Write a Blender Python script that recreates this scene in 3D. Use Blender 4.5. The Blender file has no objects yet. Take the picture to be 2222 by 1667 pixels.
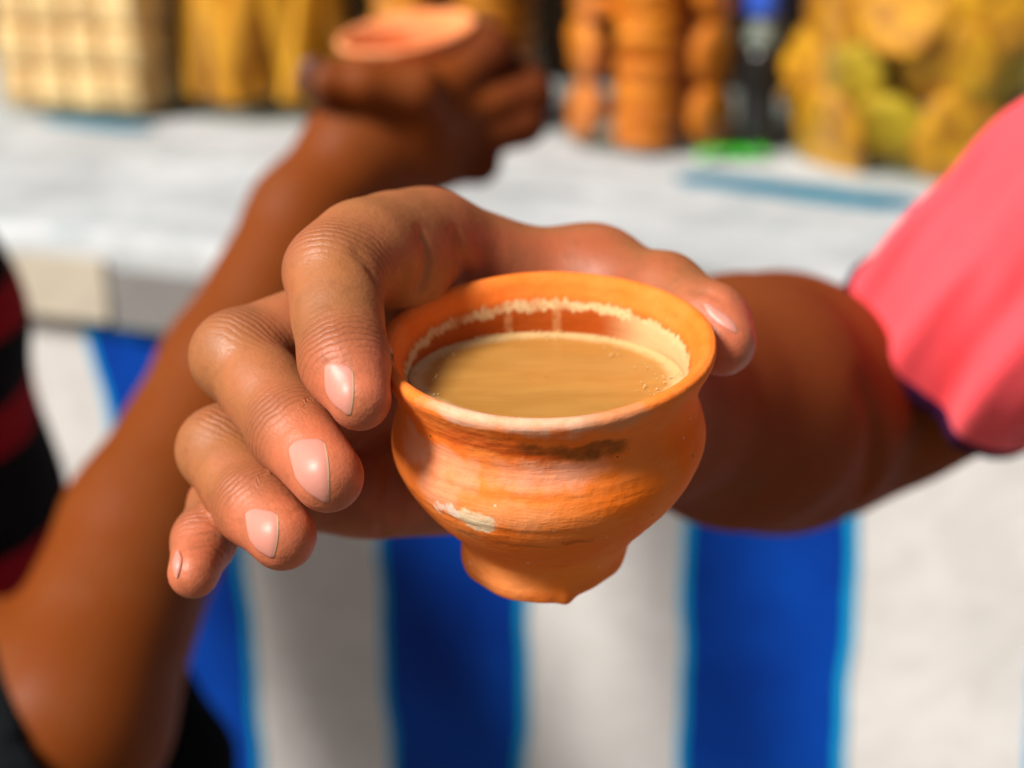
import bpy, bmesh, math, random, os
import numpy as np
from mathutils import Vector, Matrix
from mathutils.bvhtree import BVHTree

R_ = math.radians
sc = bpy.context.scene
COL = sc.collection
random.seed(7)
rng = np.random.default_rng(7)

# ------------------------------------------------------------------ camera
CAM_Z = 1.10
PITCH = R_(20)
FPX = 3086.0                                   # focal length in photo pixels (photo is 2222 x 1667)
cam_d = bpy.data.cameras.new('camera')
cam = bpy.data.objects.new('camera', cam_d)
COL.objects.link(cam)
cam.location = (0, 0, CAM_Z)
cam.rotation_euler = (math.pi / 2 - PITCH, 0, 0)
cam_d.sensor_width = 36.0
cam_d.lens = 36.0 * FPX / 2222.0
cam_d.clip_start = 0.02
cam_d.clip_end = 200.0
cam_d.dof.use_dof = True
cam_d.dof.focus_distance = 0.283
cam_d.dof.aperture_fstop = (cam_d.lens / 1000.0) / 0.0066
cam_d.dof.aperture_blades = 0
sc.camera = cam

# ------------------------------------------------------------------ world and sun
SUN_EL, SUN_AZ = R_(46), R_(-127)              # azimuth from +Y towards +X; the sun stands to the left, a little behind the camera
world = bpy.data.worlds.new('World')
sc.world = world
world.use_nodes = True
wn = world.node_tree.nodes
sky = wn.new('ShaderNodeTexSky')
sky.sky_type = 'NISHITA'
sky.sun_disc = False
sky.sun_elevation = SUN_EL
sky.sun_rotation = SUN_AZ
sky.air_density = 1.0
sky.dust_density = 4.0
sky.ozone_density = 0.6
wn['Background'].inputs['Strength'].default_value = 0.05
world.node_tree.links.new(sky.outputs['Color'], wn['Background'].inputs['Color'])

sun_d = bpy.data.lights.new('sun', 'SUN')
sun_d.energy = 4.7
sun_d.angle = R_(14)
sun_d.color = (1.0, 0.945, 0.88)
sun = bpy.data.objects.new('sun', sun_d)
COL.objects.link(sun)
to_sun = Vector((math.sin(SUN_AZ) * math.cos(SUN_EL), math.cos(SUN_AZ) * math.cos(SUN_EL), math.sin(SUN_EL)))
sun.rotation_euler = to_sun.to_track_quat('Z', 'Y').to_euler()
sun.location = to_sun * 5

sc.view_settings.view_transform = 'Standard'
sc.view_settings.look = 'None'
sc.view_settings.exposure = 0.28
sc.view_settings.gamma = 1.0
sc.cycles.max_bounces = 10
sc.cycles.transparent_max_bounces = 12

# ------------------------------------------------------------------ geometry helpers
CP, SP = math.cos(PITCH), math.sin(PITCH)
C0 = np.array([0, 0, CAM_Z])
FWD = np.array([0, CP, -SP]); RGT = np.array([1.0, 0, 0]); UPV = np.array([0, SP, CP])

def ray(px, py):
    return FWD + RGT * ((px - 1111.0) / FPX) + UPV * ((833.5 - py) / FPX)

def P(px, py, z):
    """the point of the place that lies z metres along the optical axis, seen at photo pixel (px, py)"""
    return C0 + ray(px, py) * z

def G(px, py, zz):
    """the point of the horizontal plane at height zz seen at photo pixel (px, py)"""
    d = ray(px, py)
    return C0 + d * ((zz - CAM_Z) / d[2])

def mesh_np(name, V, F, smooth=True):
    me = bpy.data.meshes.new(name)
    V = np.asarray(V, dtype=np.float32); F = np.asarray(F, dtype=np.int32)
    n, k = F.shape
    me.vertices.add(len(V)); me.vertices.foreach_set('co', V.ravel())
    me.loops.add(n * k); me.loops.foreach_set('vertex_index', F.ravel())
    me.polygons.add(n)
    me.polygons.foreach_set('loop_start', np.arange(0, n * k, k, dtype=np.int32))
    try:
        me.polygons.foreach_set('loop_total', np.full(n, k, dtype=np.int32))
    except Exception:
        pass
    me.polygons.foreach_set('use_smooth', np.full(n, smooth))
    me.update(calc_edges=True); me.validate()
    return me

def link(name, me, mat=None, parent=None, **props):
    o = bpy.data.objects.new(name, me)
    COL.objects.link(o)
    if mat is not None and me is not None and len(me.materials) == 0:
        me.materials.append(mat)
    if parent is not None:
        o.parent = parent
        o.matrix_parent_inverse = Matrix.Identity(4)
    for k, v in props.items():
        o[k] = v
    return o

def thing(o, label, category, group=None):
    o['label'] = label; o['category'] = category
    if group: o['group'] = group
    return o

def bm_obj(name, bm, mat, parent=None, smooth=False):
    me = bpy.data.meshes.new(name)
    bmesh.ops.recalc_face_normals(bm, faces=bm.faces)
    bm.to_mesh(me); bm.free()
    if smooth:
        me.polygons.foreach_set('use_smooth', np.ones(len(me.polygons), dtype=bool))
    return link(name, me, mat, parent)

def bm_box(bm, size, M, bevel=0.0, seg=2):
    r = bmesh.ops.create_cube(bm, size=1.0)
    vs = r['verts']
    for v in vs:
        v.co = Vector((v.co.x * size[0], v.co.y * size[1], v.co.z * size[2]))
    if bevel > 0:
        es = list({e for v in vs for e in v.link_edges})
        rr = bmesh.ops.bevel(bm, geom=es, offset=bevel, segments=seg, profile=0.5, affect='EDGES')
        vs = list({v for f in rr['faces'] for v in f.verts} | {v for v in vs if v.is_valid})
    bmesh.ops.transform(bm, matrix=M, verts=[v for v in vs if v.is_valid])

def frame_M(o, t, n, u):
    return Matrix(((t[0], n[0], u[0], o[0]), (t[1], n[1], u[1], o[1]), (t[2], n[2], u[2], o[2]), (0, 0, 0, 1)))

def lathe(profile, seg=96, rfun=None):
    V = []; F = []
    m = len(profile)
    for j in range(seg):
        a = 2 * math.pi * j / seg
        for i, (r, z) in enumerate(profile):
            rr, zz = (r, z) if rfun is None else rfun(r, z, a, i)
            V.append((rr * math.cos(a), rr * math.sin(a), zz))
    for j in range(seg):
        k = (j + 1) % seg
        for i in range(m - 1):
            F.append((j * m + i, k * m + i, k * m + i + 1, j * m + i + 1))
    return np.array(V), np.array(F)

def catmull(pts, n):
    pts = [np.array(p, float) for p in pts]
    pts = [2 * pts[0] - pts[1]] + pts + [2 * pts[-1] - pts[-2]]
    out = []
    for i in range(1, len(pts) - 2):
        for s in range(n):
            t = s / n
            a, b, c, d = pts[i - 1], pts[i], pts[i + 1], pts[i + 2]
            out.append(0.5 * ((2 * b) + (c - a) * t + (2 * a - 5 * b + 4 * c - d) * t * t + (3 * b - a - 3 * c + d) * t ** 3))
    out.append(pts[-2])
    return out

# ------------------------------------------------------------------ distance-field modelling (bodies and cloth as one continuous surface)
FAR = np.float32(0.06)

class Prim:
    def __init__(s, a, b, ra, rb):
        s.a = np.asarray(a, np.float32); s.b = np.asarray(b, np.float32)
        s.ra, s.rb = float(ra), float(rb)
        s.ab = s.b - s.a; s.l2 = float(s.ab @ s.ab) + 1e-12
        s.c = (s.a + s.b) / 2; s.rad = float(np.sqrt(s.l2)) / 2 + max(s.ra, s.rb)
    def d(s, p):
        q = p - s.a
        t = np.clip((q @ s.ab) / np.float32(s.l2), 0, 1)
        q -= t[:, None] * s.ab
        return np.sqrt(np.einsum('ij,ij->i', q, q)) - (s.ra + t * np.float32(s.rb - s.ra))

def smin(a, b, k):
    h = np.maximum(k - np.abs(a - b), 0) / k
    return np.minimum(a, b) - h * h * (k * 0.25)

class Chain:
    def __init__(s, prims, k):
        s.prims, s.k = prims, np.float32(k)
    def d(s, p, c, r):
        out = None
        for q in s.prims:
            if np.linalg.norm(q.c - c) - q.rad - r > 0.045:
                continue
            v = q.d(p)
            out = v if out is None else smin(out, v, s.k)
        return out

def poly(pts, radii):
    return [Prim(pts[i], pts[i + 1], radii[i], radii[i + 1]) for i in range(len(pts) - 1)]

class Body:
    """trunk blended with each limb; limbs are not blended with one another, so fingers stay apart"""
    def __init__(s, trunk, limbs, kl):
        s.trunk, s.limbs, s.kl = trunk, limbs, np.float32(kl)
        s.marks = []                 # (polyline, depth, width): creases (depth > 0) and bulges (depth < 0)
    def base(s, p):
        lo = p.min(0); hi = p.max(0); c = (lo + hi) / 2; r = float(np.linalg.norm(hi - lo)) / 2
        tr = s.trunk.d(p, c, r)
        out = tr
        for L in s.limbs:
            v = L.d(p, c, r)
            if v is None: continue
            if tr is not None: v = smin(tr, v, s.kl)
            out = v if out is None else np.minimum(out, v)
        return np.full(len(p), FAR, np.float32) if out is None else out
    def __call__(s, p):
        d = s.base(p)
        if s.marks:
            lo = p.min(0); hi = p.max(0)
            for (pr, dep, w, blo, bhi) in s.marks:
                if np.any(blo > hi) or np.any(bhi < lo): continue
                m = None
                for q in pr:
                    v = q.d(p); m = v if m is None else np.minimum(m, v)
                d = d + np.float32(dep) * np.exp(-(m / np.float32(w)) ** 2)
        return d
    def mark(s, pts, depth, width):
        pts = np.asarray(pts, np.float32)
        s.marks.append((poly(pts, [0] * len(pts)), depth, width, pts.min(0) - 3 * width, pts.max(0) + 3 * width))
    def march(s, pix, z0=0.2, z1=1.2):
        """where the camera-side surface lies under photo pixels"""
        pix = np.asarray(pix, float)
        d = np.array([ray(a, b) for a, b in pix]); ln = np.linalg.norm(d, axis=1, keepdims=True)
        d = d / ln; t = np.full(len(pix), z0)
        for _ in range(160):
            q = (C0 + d * t[:, None]).astype(np.float32)
            v = np.array([float(s.base(q[i:i + 1])[0]) for i in range(len(q))])
            t = t + np.clip(v, -0.02, 0.04) * 0.8
        return (C0 + d * t[:, None]), t < z1

def mesh_sdf(f, lo, hi, h, Bk=8):
    lo = np.asarray(lo, float); hi = np.asarray(hi, float)
    nb = np.ceil((hi - lo) / (h * Bk)).astype(int)
    gi = np.stack(np.meshgrid(*[np.arange(n) for n in nb], indexing='ij'), -1).reshape(-1, 3)
    ctr = (lo + (gi + 0.5) * h * Bk).astype(np.float32)
    act = np.zeros(len(gi), bool)
    # coarse pass in slabs of neighbouring blocks
    sup = (gi // 4); key = (sup[:, 0] * 1000 + sup[:, 1]) * 1000 + sup[:, 2]
    order = np.argsort(key, kind='stable'); ks = key[order]
    cuts = np.flatnonzero(np.diff(ks)) + 1
    for g in np.split(order, cuts):
        act[g] = np.abs(f(ctr[g])) < h * Bk * 1.15
    ga = gi[act]; ka = key[act]
    order = np.argsort(ka, kind='stable'); ga = ga[order]; ka = ka[order]
    cuts = np.flatnonzero(np.diff(ka)) + 1
    N = Bk + 1
    loc = np.stack(np.meshgrid(*[np.arange(N)] * 3, indexing='ij'), -1).reshape(-1, 3)
    W = np.empty((len(ga), N, N, N), np.float32)
    for idx in np.split(np.arange(len(ga)), cuts):
        ijk = ga[idx][:, None, :] * Bk + loc[None]
        pts = (lo + ijk.reshape(-1, 3) * h).astype(np.float32)
        W[idx] = f(pts).reshape(len(idx), N, N, N)
    S = W < 0
    cnt = np.zeros((len(ga), Bk, Bk, Bk), np.int8)
    offs = [(a, b, c) for a in (0, 1) for b in (0, 1) for c in (0, 1)]
    for a, b, c in offs:
        cnt += S[:, a:a + Bk, b:b + Bk, c:c + Bk]
    bi, ci, cj, ck = np.nonzero((cnt > 0) & (cnt < 8))
    vals = {o: W[bi, ci + o[0], cj + o[1], ck + o[2]] for o in offs}
    acc = np.zeros((len(bi), 3)); num = np.zeros(len(bi))
    for o in offs:
        for ax in range(3):
            if o[ax] == 0:
                o2 = tuple(1 if i == ax else o[i] for i in range(3))
                v0, v1 = vals[o], vals[o2]
                m = (v0 < 0) != (v1 < 0)
                t = np.where(m, v0 / np.where(m, v0 - v1, 1), 0)
                q = np.tile(np.array(o, float), (len(bi), 1)); q[:, ax] = t
                acc += q * m[:, None]; num += m
    base = ga[bi] * Bk + np.stack([ci, cj, ck], -1)
    V = lo + (base + acc / num[:, None]) * h
    D = nb * Bk + 2
    kf = lambda q: ((q[..., 0] + 1).astype(np.int64) * D[1] + q[..., 1] + 1) * D[2] + q[..., 2] + 1
    keys = kf(base); so = np.argsort(keys); sk = keys[so]
    Fs = []
    for ax in range(3):
        sl0 = [slice(0, Bk)] * 3; sl1 = [slice(0, Bk)] * 3; sl1[ax] = slice(1, Bk + 1)
        A = S[(slice(None), *sl0)]; B = S[(slice(None), *sl1)]
        e, i, j, k = np.nonzero(A != B)
        c = ga[e] * Bk + np.stack([i, j, k], -1)
        ins = A[e, i, j, k]
        u, v = (ax + 1) % 3, (ax + 2) % 3
        quad = []
        for du, dv in ((-1, -1), (0, -1), (0, 0), (-1, 0)):
            q = c.copy(); q[:, u] += du; q[:, v] += dv
            kq = kf(q); pos = np.clip(np.searchsorted(sk, kq), 0, len(sk) - 1)
            quad.append(np.where(sk[pos] == kq, so[pos], -1))
        quad = np.stack(quad, -1)
        quad = np.where(ins[:, None], quad, quad[:, ::-1])
        Fs.append(quad[(quad >= 0).all(1)])
    return V, np.concatenate(Fs)

def set_color(me, name, arr):
    at = me.attributes.new(name, 'FLOAT_COLOR', 'POINT')
    c = np.ones((len(arr), 4), np.float32); c[:, :arr.shape[1]] = arr
    at.data.foreach_set('color', c.ravel())

def sstep(x, a, b):
    t = np.clip((x - a) / (b - a), 0, 1)
    return t * t * (3 - 2 * t)

# ------------------------------------------------------------------ material helpers
class NT:
    def __init__(s, name):
        s.m = bpy.data.materials.new(name); s.m.use_nodes = True
        s.t = s.m.node_tree; s.n = s.t.nodes; s.b = s.n['Principled BSDF']
    def new(s, typ, **kw):
        n = s.n.new(typ)
        for k, v in kw.items(): setattr(n, k, v)
        return n
    def put(s, a, sock):
        if a is None: return
        if isinstance(a, bpy.types.NodeSocket): s.t.links.new(a, sock)
        elif isinstance(a, (tuple, list)): sock.default_value = (*a, 1.0) if len(a) == 3 and sock.type == 'RGBA' else a
        else: sock.default_value = a
    def set(s, **kw):
        for k, v in kw.items(): s.put(v, s.b.inputs[k.replace('_', ' ')])
    def coord(s, which='Object', scale=(1, 1, 1), loc=(0, 0, 0)):
        tc = s.new('ShaderNodeTexCoord'); mp = s.new('ShaderNodeMapping')
        mp.inputs['Scale'].default_value = scale; mp.inputs['Location'].default_value = loc
        s.t.links.new(tc.outputs[which], mp.inputs['Vector'])
        return mp.outputs['Vector']
    def noise(s, vec, scale, detail=4, rough=0.55, dist=0.0):
        n = s.new('ShaderNodeTexNoise'); s.t.links.new(vec, n.inputs['Vector'])
        n.inputs['Scale'].default_value = scale; n.inputs['Detail'].default_value = detail
        n.inputs['Roughness'].default_value = rough; n.inputs['Distortion'].default_value = dist
        return n.outputs['Fac']
    def voro(s, vec, scale, feature='F1', out='Distance'):
        n = s.new('ShaderNodeTexVoronoi', feature=feature); s.t.links.new(vec, n.inputs['Vector'])
        n.inputs['Scale'].default_value = scale
        return n.outputs[out]
    def ramp(s, f, a, b, lo=0.0, hi=1.0):
        n = s.new('ShaderNodeMapRange', interpolation_type='SMOOTHSTEP')
        s.put(f, n.inputs['Value'])
        n.inputs['From Min'].default_value = a; n.inputs['From Max'].default_value = b
        n.inputs['To Min'].default_value = lo; n.inputs['To Max'].default_value = hi
        return n.outputs['Result']
    def math(s, op, a, b=None):
        n = s.new('ShaderNodeMath', operation=op); s.put(a, n.inputs[0])
        if b is not None: s.put(b, n.inputs[1])
        return n.outputs[0]
    def vmath(s, op, a, b=None):
        n = s.new('ShaderNodeVectorMath', operation=op); s.put(a, n.inputs[0])
        if b is not None: s.put(b, n.inputs[1])
        return n.outputs['Value'] if op in ('DISTANCE', 'LENGTH', 'DOT_PRODUCT') else n.outputs['Vector']
    def mix(s, f, a, b, mode='MIX'):
        n = s.new('ShaderNodeMix', data_type='RGBA', blend_type=mode)
        s.put(f, n.inputs['Factor']); s.put(a, n.inputs['A']); s.put(b, n.inputs['B'])
        return n.outputs['Result']
    def attr(s, name):
        n = s.new('ShaderNodeAttribute'); n.attribute_name = name
        sp = s.new('ShaderNodeSeparateColor'); s.t.links.new(n.outputs['Color'], sp.inputs[0])
        return sp.outputs
    def bump(s, h, dist, strength=1.0, prev=None):
        n = s.new('ShaderNodeBump'); s.put(h, n.inputs['Height'])
        n.inputs['Distance'].default_value = dist; n.inputs['Strength'].default_value = strength
        if prev is not None: s.t.links.new(prev, n.inputs['Normal'])
        return n.outputs['Normal']
    def comb(s, vec):
        n = s.new('ShaderNodeSeparateXYZ'); s.t.links.new(vec, n.inputs[0]); return n.outputs

def simple(name, col, rough=0.6, var=0.15, scale=30, bump=0.0, **kw):
    t = NT(name); v = t.coord()
    n = t.noise(v, scale, 5)
    dark = tuple(c * (1 - var) for c in col); light = tuple(min(1, c * (1 + var)) for c in col)
    t.set(Base_Color=t.mix(n, dark, light), Roughness=rough, **kw)
    if bump: t.set(Normal=t.bump(n, bump))
    return t.m

def skin_mat(name, base, pink, palm, dark, sss=0.10, spec=0.40, blotch=1.0):
    t = NT(name); v = t.coord()
    a = t.attr('tint')
    mott = t.noise(v, 90, 4, 0.6)
    c = t.mix(a[1], base, palm)
    c = t.mix(a[0], c, pink)
    c = t.mix(t.ramp(mott, 0.35, 0.75, 0.0, 0.50 * blotch), c, tuple(x * 0.60 for x in base))
    c = t.mix(t.ramp(t.noise(v, 330, 3, .6), 0.50, 0.75, 0.0, 0.35 * blotch), c, tuple(x * y for x, y in zip(base, (.62, .48, .45))))
    big = t.noise(t.coord(loc=(.3, .1, .2)), 38, 3, 0.55)
    c = t.mix(t.ramp(big, 0.45, 0.70, 0.0, 0.34 * blotch), c, pink)
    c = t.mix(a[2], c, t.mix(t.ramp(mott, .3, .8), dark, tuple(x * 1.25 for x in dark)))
    w = t.attr('wrinkle')
    c = t.mix(t.math('MULTIPLY', w[1], 0.55), c, tuple(x * y for x, y in zip(base, (.72, .52, .55))))
    fine = t.voro(v, 1300)
    lines = t.noise(t.coord(scale=(1, 1, 1)), 420, 3, 0.6)
    ph = t.math('ADD', t.math('MULTIPLY', w[0], 2 * math.pi / 1.5), t.math('MULTIPLY', t.noise(v, 170, 3), 9.0))
    wr = t.math('MULTIPLY', t.math('POWER', t.math('ABSOLUTE', t.math('SINE', t.math('MULTIPLY', ph, .5))), .6), w[1])
    nb = t.bump(lines, 0.00028, 0.5)
    nb = t.bump(fine, 0.00010, 0.5, nb)
    nb = t.bump(wr, 0.00045, 0.7, nb)
    t.set(Base_Color=c, Roughness=t.math('ADD', t.ramp(mott, 0.2, 0.8, 0.42, 0.58), t.math('MULTIPLY', a[2], .25)), Normal=nb, Subsurface_Weight=sss,
          Subsurface_Radius=(1.0, 0.35, 0.2), Subsurface_Scale=0.003, Specular_IOR_Level=t.ramp(a[2], 0, .8, spec, spec * .12))
    return t.m

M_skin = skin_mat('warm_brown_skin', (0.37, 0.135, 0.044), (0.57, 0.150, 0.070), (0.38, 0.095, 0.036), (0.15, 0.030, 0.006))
M_skin2 = skin_mat('deep_brown_skin', (0.190, 0.043, 0.0065), (0.25, 0.17, 0.09), (0.35, 0.12, 0.04), (0.07, 0.018, 0.010), 0.04, 0.10, 0.15)

def joint_wrinkles(me, V, FING, reach):
    co = np.zeros(len(V)); mk = np.zeros(len(V))
    for f in FING:
        q = [P(*p[:3]) for p in f]
        for i in ((len(q) - 4, len(q) - 2) if len(q) > 4 or f[0][3] > 11 and len(q) == 5 else (len(q) - 3, len(q) - 2)):
            d = q[i + 1] - q[i - 1] if i > 0 else q[1] - q[0]
            d = d / np.linalg.norm(d)
            r = V - q[i]; m = np.exp(-(np.linalg.norm(r, axis=1) / reach) ** 4) * np.exp(-((r @ d) / (reach * .36)) ** 2)
            up = m > mk
            co[up] = (r @ d)[up] * 1000; mk[up] = m[up]
    set_color(me, 'wrinkle', np.stack([co, mk, mk * 0], 1))

def nail_mat(name, col, edge):
    t = NT(name); a = t.attr('nail'); v = t.coord()
    c = t.mix(t.ramp(a[0], 0.0, 0.30), tuple(min(1, x * 1.12) for x in col), col)
    c = t.mix(t.ramp(a[0], 0.90, 0.95), c, edge)
    rid = t.noise(v, 900, 2)
    t.set(Base_Color=c, Roughness=0.42, Normal=t.bump(rid, 0.0001, 0.4), Subsurface_Weight=0.1, Subsurface_Scale=0.002, Specular_IOR_Level=.4)
    return t.m
M_nail = nail_mat('pink_fingernail', (0.60, 0.24, 0.18), (0.70, 0.44, 0.26))

# ------------------------------------------------------------------ setting: ground, stall counter, dark back of the stall
YAW = R_(20.0)
T = np.array([math.cos(YAW), -math.sin(YAW), 0.0])         # along the counter, to the right
N = np.array([-math.sin(YAW), -math.cos(YAW), 0.0])        # out of the counter front, towards the camera
Z = np.array([0, 0, 1.0])
Y0 = 1.10
W0 = np.array([(270 - 1111) / 2757.0 * Y0, Y0, 0.0])       # wall foot at the left edge of the first full blue stripe
SW = 0.1105 * Y0 * 1.012                                   # stripe width
TOP = 0.83

def concrete(name, col, var, blot):
    t = NT(name); v = t.coord()
    n1 = t.noise(t.coord(scale=(1, 2.2, 1)), 7, 6, 0.6, 0.6); n2 = t.noise(v, 38, 6, 0.65); n3 = t.noise(v, 300, 3)
    c = t.mix(t.ramp(n1, 0.35, 0.7), tuple(x * (1 - var) for x in col), col)
    c = t.mix(t.ramp(n2, 0.50, 0.70, 0, 0.85), c, blot)
    t.set(Base_Color=c, Roughness=0.8, Specular_IOR_Level=.2, Normal=t.bump(t.math('ADD', n2, t.math('MULTIPLY', n3, 0.3)), 0.004, 0.6))
    return t.m
M_wall = concrete('whitewashed_plaster', (0.66, 0.645, 0.63), 0.14, (0.54, 0.52, 0.49))
M_top = concrete('worn_white_counter', (0.55, 0.58, 0.59), 0.34, (0.27, 0.33, 0.35))
M_grey = concrete('mottled_grey', (0.26, 0.25, 0.24), 0.2, (0.36, 0.35, 0.33))
M_cream = concrete('cream_paint', (0.58, 0.52, 0.41), 0.2, (0.46, 0.43, 0.37))
M_ground = concrete('dusty_ground', (0.15, 0.12, 0.09), 0.25, (0.10, 0.08, 0.07))
def paint(name, col, col2):
    t = NT(name); v = t.coord()
    n = t.noise(v, 6, 5, 0.6); n2 = t.noise(v, 60, 4)
    c = t.mix(t.ramp(n, 0.3, 0.7), col, col2)
    c = t.mix(t.ramp(n2, 0.55, 0.8, 0, 0.3), c, tuple(x * 0.6 for x in col))
    t.set(Base_Color=c, Roughness=0.6, Specular_IOR_Level=.12, Normal=t.bump(n2, 0.002, 0.5))
    return t.m
M_blue = paint('royal_blue_paint', (0.0003, 0.028, 0.24), (0.0004, 0.052, 0.36))
M_cyan = paint('turquoise_paint', (0.004, 0.30, 0.55), (0.008, 0.38, 0.66))
M_teal = paint('faded_teal_paint', (0.001, 0.13, 0.22), (0.004, 0.19, 0.29))

bm = bmesh.new()
bmesh.ops.create_grid(bm, x_segments=2, y_segments=2, size=30)
g = bm_obj('ground', bm, M_ground); g['kind'] = 'structure'; g.location = (0, 12, 0)

ctr = bpy.data.objects.new('stall_counter', None); COL.objects.link(ctr)
ctr.location = Vector(W0)
thing(ctr, 'white plastered stall counter with blue vertical stripes painted on its front', 'counter')
ctr.rotation_euler = (0, 0, -YAW)
# local frame of the counter: x along it to the right, y inwards, z up
DEPTH = 1.25
bm = bmesh.new()
bm_box(bm, (5.0, DEPTH, TOP - 0.075), Matrix.Translation((0.6, DEPTH / 2, (TOP - 0.075) / 2)), 0.006)
bm_obj('front_wall', bm, M_wall, ctr)
bm = bmesh.new()                                    # slab with a rounded, slightly wavy nosing
prof = [(-0.006, 0.0), (-0.012, 0.006), (-0.014, 0.02), (-0.014, 0.056), (-0.011, 0.067), (-0.004, 0.0745), (0.008, 0.077), (0.3, 0.077), (0.7, 0.0765), (DEPTH, 0.076), (DEPTH, 0.0)]
nx = 160; rows = []
for i in range(nx + 1):
    x = -1.9 + 5.0 * i / nx
    w = 0.003 * math.sin(x * 9) + 0.002 * math.sin(x * 23 + 1)
    rows.append([bm.verts.new((x, y + (w if y < 0 else 0), TOP - 0.075 + z + (0.0008 * math.sin(x * 31) if z > 0.07 else 0))) for (y, z) in prof])
for i in range(nx):
    for k in range(len(prof) - 1):
        bm.faces.new((rows[i][k], rows[i + 1][k], rows[i + 1][k + 1], rows[i][k + 1]))
    bm.faces.new((rows[i][-1], rows[i + 1][-1], rows[i + 1][0], rows[i][0]))
for r in (rows[0], rows[-1]): bm.faces.new(r)
bm_obj('counter_slab', bm, M_top, ctr, True)

def wavy_sheet(name, mat, parent, x0, x1, z0, z1, y, seed, amp=0.0035, thick=0.002, n=40, lean=0.0):
    """a coat of paint: a thin sheet on the wall whose brushed sides wander a little"""
    r = random.Random(seed)
    ph = [r.uniform(0, 6.28) for _ in range(8)]
    def wob(z, k):
        return amp * (0.6 * math.sin(z * 17 + ph[k]) + 0.4 * math.sin(z * 41 + ph[k + 1]) + 0.2 * math.sin(z * 97 + ph[k + 2]))
    bm = bmesh.new(); L = []
    for i in range(n + 1):
        z = z0 + (z1 - z0) * i / n
        a, b = x0 + wob(z, 0) - lean * max(0.0, (z - 0.665) / 0.085), x1 + wob(z, 3)
        L.append([bm.verts.new((a, y, z)), bm.verts.new((b, y, z)), bm.verts.new((b, y + thick, z)), bm.verts.new((a, y + thick, z))])
    for i in range(n):
        for k in range(4):
            bm.faces.new((L[i][k], L[i][(k + 1) % 4], L[i + 1][(k + 1) % 4], L[i + 1][k]))
    bm.faces.new(L[0]); bm.faces.new(L[-1][::-1])
    return bm_obj(name, bm, mat, parent)

BW = 0.0075
for i, s in enumerate((-4, -2, 0, 2, 4, 6)):
    x0, x1 = s * SW, (s + 1) * SW
    zt = 0.7535
    b = wavy_sheet('painted_stripe', M_blue, ctr, x0 + BW, x1 - BW, 0.012, zt - BW, -0.004, 10 + i, lean=.015 if s == 0 else 0)
    wavy_sheet('stripe_border', M_cyan, b, x0, x1, 0.008, zt, -0.0025, 10 + i, lean=.015 if s == 0 else 0)
# paint and a plain grey patch on the nosing and the teal line along the top
def slab_patch(name, mat, x0, x1, z0, z1, seed):
    return wavy_sheet(name, mat, ctr, x0, x1, z0, z1, -0.0180, seed, amp=0.003, thick=0.012, n=14)
slab_patch('cream_patch', M_cream, -0.105, 0.024, TOP - 0.070, TOP - 0.020, 31)
slab_patch('grey_patch', M_grey, 0.026, 0.35, TOP - 0.072, TOP - 0.026, 32)
slab_patch('blue_patch', M_cyan, -0.16, -0.110, TOP - 0.072, TOP - 0.016, 33)

def to_local(p):
    d = np.asarray(p) - W0
    return np.array([d @ T, -(d @ N), d[2]])

def top_strip(pa, pb, wid, seed):
    a = to_local(G(*pa, TOP)); b = to_local(G(*pb, TOP))
    r = random.Random(seed); bm = bmesh.new(); n = 30; L = []
    d = (b - a)[:2]; d /= np.linalg.norm(d); q = np.array([-d[1], d[0]])
    for i in range(n + 1):
        c = a[:2] + (b - a)[:2] * i / n
        w = wid * (0.5 + 0.10 * r.uniform(-1, 1)) * min(1, 0.35 + 6 * min(i, n - i) / n)
        L.append([bm.verts.new((*(c + q * s * w), TOP + z + .001)) for s, z in ((-1, 0.0005), (1, 0.0005), (1, 0.0035), (-1, 0.0035))])
    for i in range(n):
        for k in range(4): bm.faces.new((L[i][k], L[i][(k + 1) % 4], L[i + 1][(k + 1) % 4], L[i + 1][k]))
    bm.faces.new(L[0]); bm.faces.new(L[-1][::-1])
    return bm_obj('worn_paint_line', bm, M_teal, ctr)
top_strip((1475, 392), (1985, 455), 0.048, 3)
top_strip((95, 264), (330, 286), 0.034, 4)

M_dark = simple('shade_dark_boards', (0.010, 0.006, 0.003), 0.9, 0.4, 12, Specular_IOR_Level=.05)  # near-black colour stands in for the shade inside the stall
bw = bpy.data.objects.new('board_wall', None); COL.objects.link(bw)
thing(bw, 'dark wooden board wall at the back of the stall behind the jars', 'wall')
bw.location = Vector(W0 - N * 0.90 + T * 0.6 + Z * TOP); bw.rotation_euler = (0, 0, -YAW)
for i in range(16):
    bm = bmesh.new(); bm_box(bm, (0.215, 0.02, 1.1), Matrix.Translation(((i - 7.5) * 0.22, 0.003 * (i % 2), 0.555)), 0.003, 1)
    bm_obj('plank', bm, M_dark, bw)

# ------------------------------------------------------------------ jars of biscuits on the counter
def glass_mat():
    t = NT('clear_jar_glass'); t.n.remove(t.b)
    out = [n for n in t.n if n.type == 'OUTPUT_MATERIAL'][0]
    tr = t.new('ShaderNodeBsdfTransparent'); tr.inputs[0].default_value = (0.95, 0.96, 0.93, 1)
    gl = t.new('ShaderNodeBsdfGlossy'); gl.inputs['Roughness'].default_value = 0.06
    fr = t.new('ShaderNodeFresnel'); fr.inputs['IOR'].default_value = 1.45
    mx = t.new('ShaderNodeMixShader')
    t.t.links.new(t.math('MULTIPLY', fr.outputs[0], 0.10), mx.inputs[0]); t.t.links.new(tr.outputs[0], mx.inputs[1]); t.t.links.new(gl.outputs[0], mx.inputs[2])
    t.t.links.new(mx.outputs[0], out.inputs['Surface'])
    return t.m
M_glass = glass_mat()
M_lid = simple('red_plastic_lid', (0.45, 0.03, 0.02), 0.4)

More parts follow.
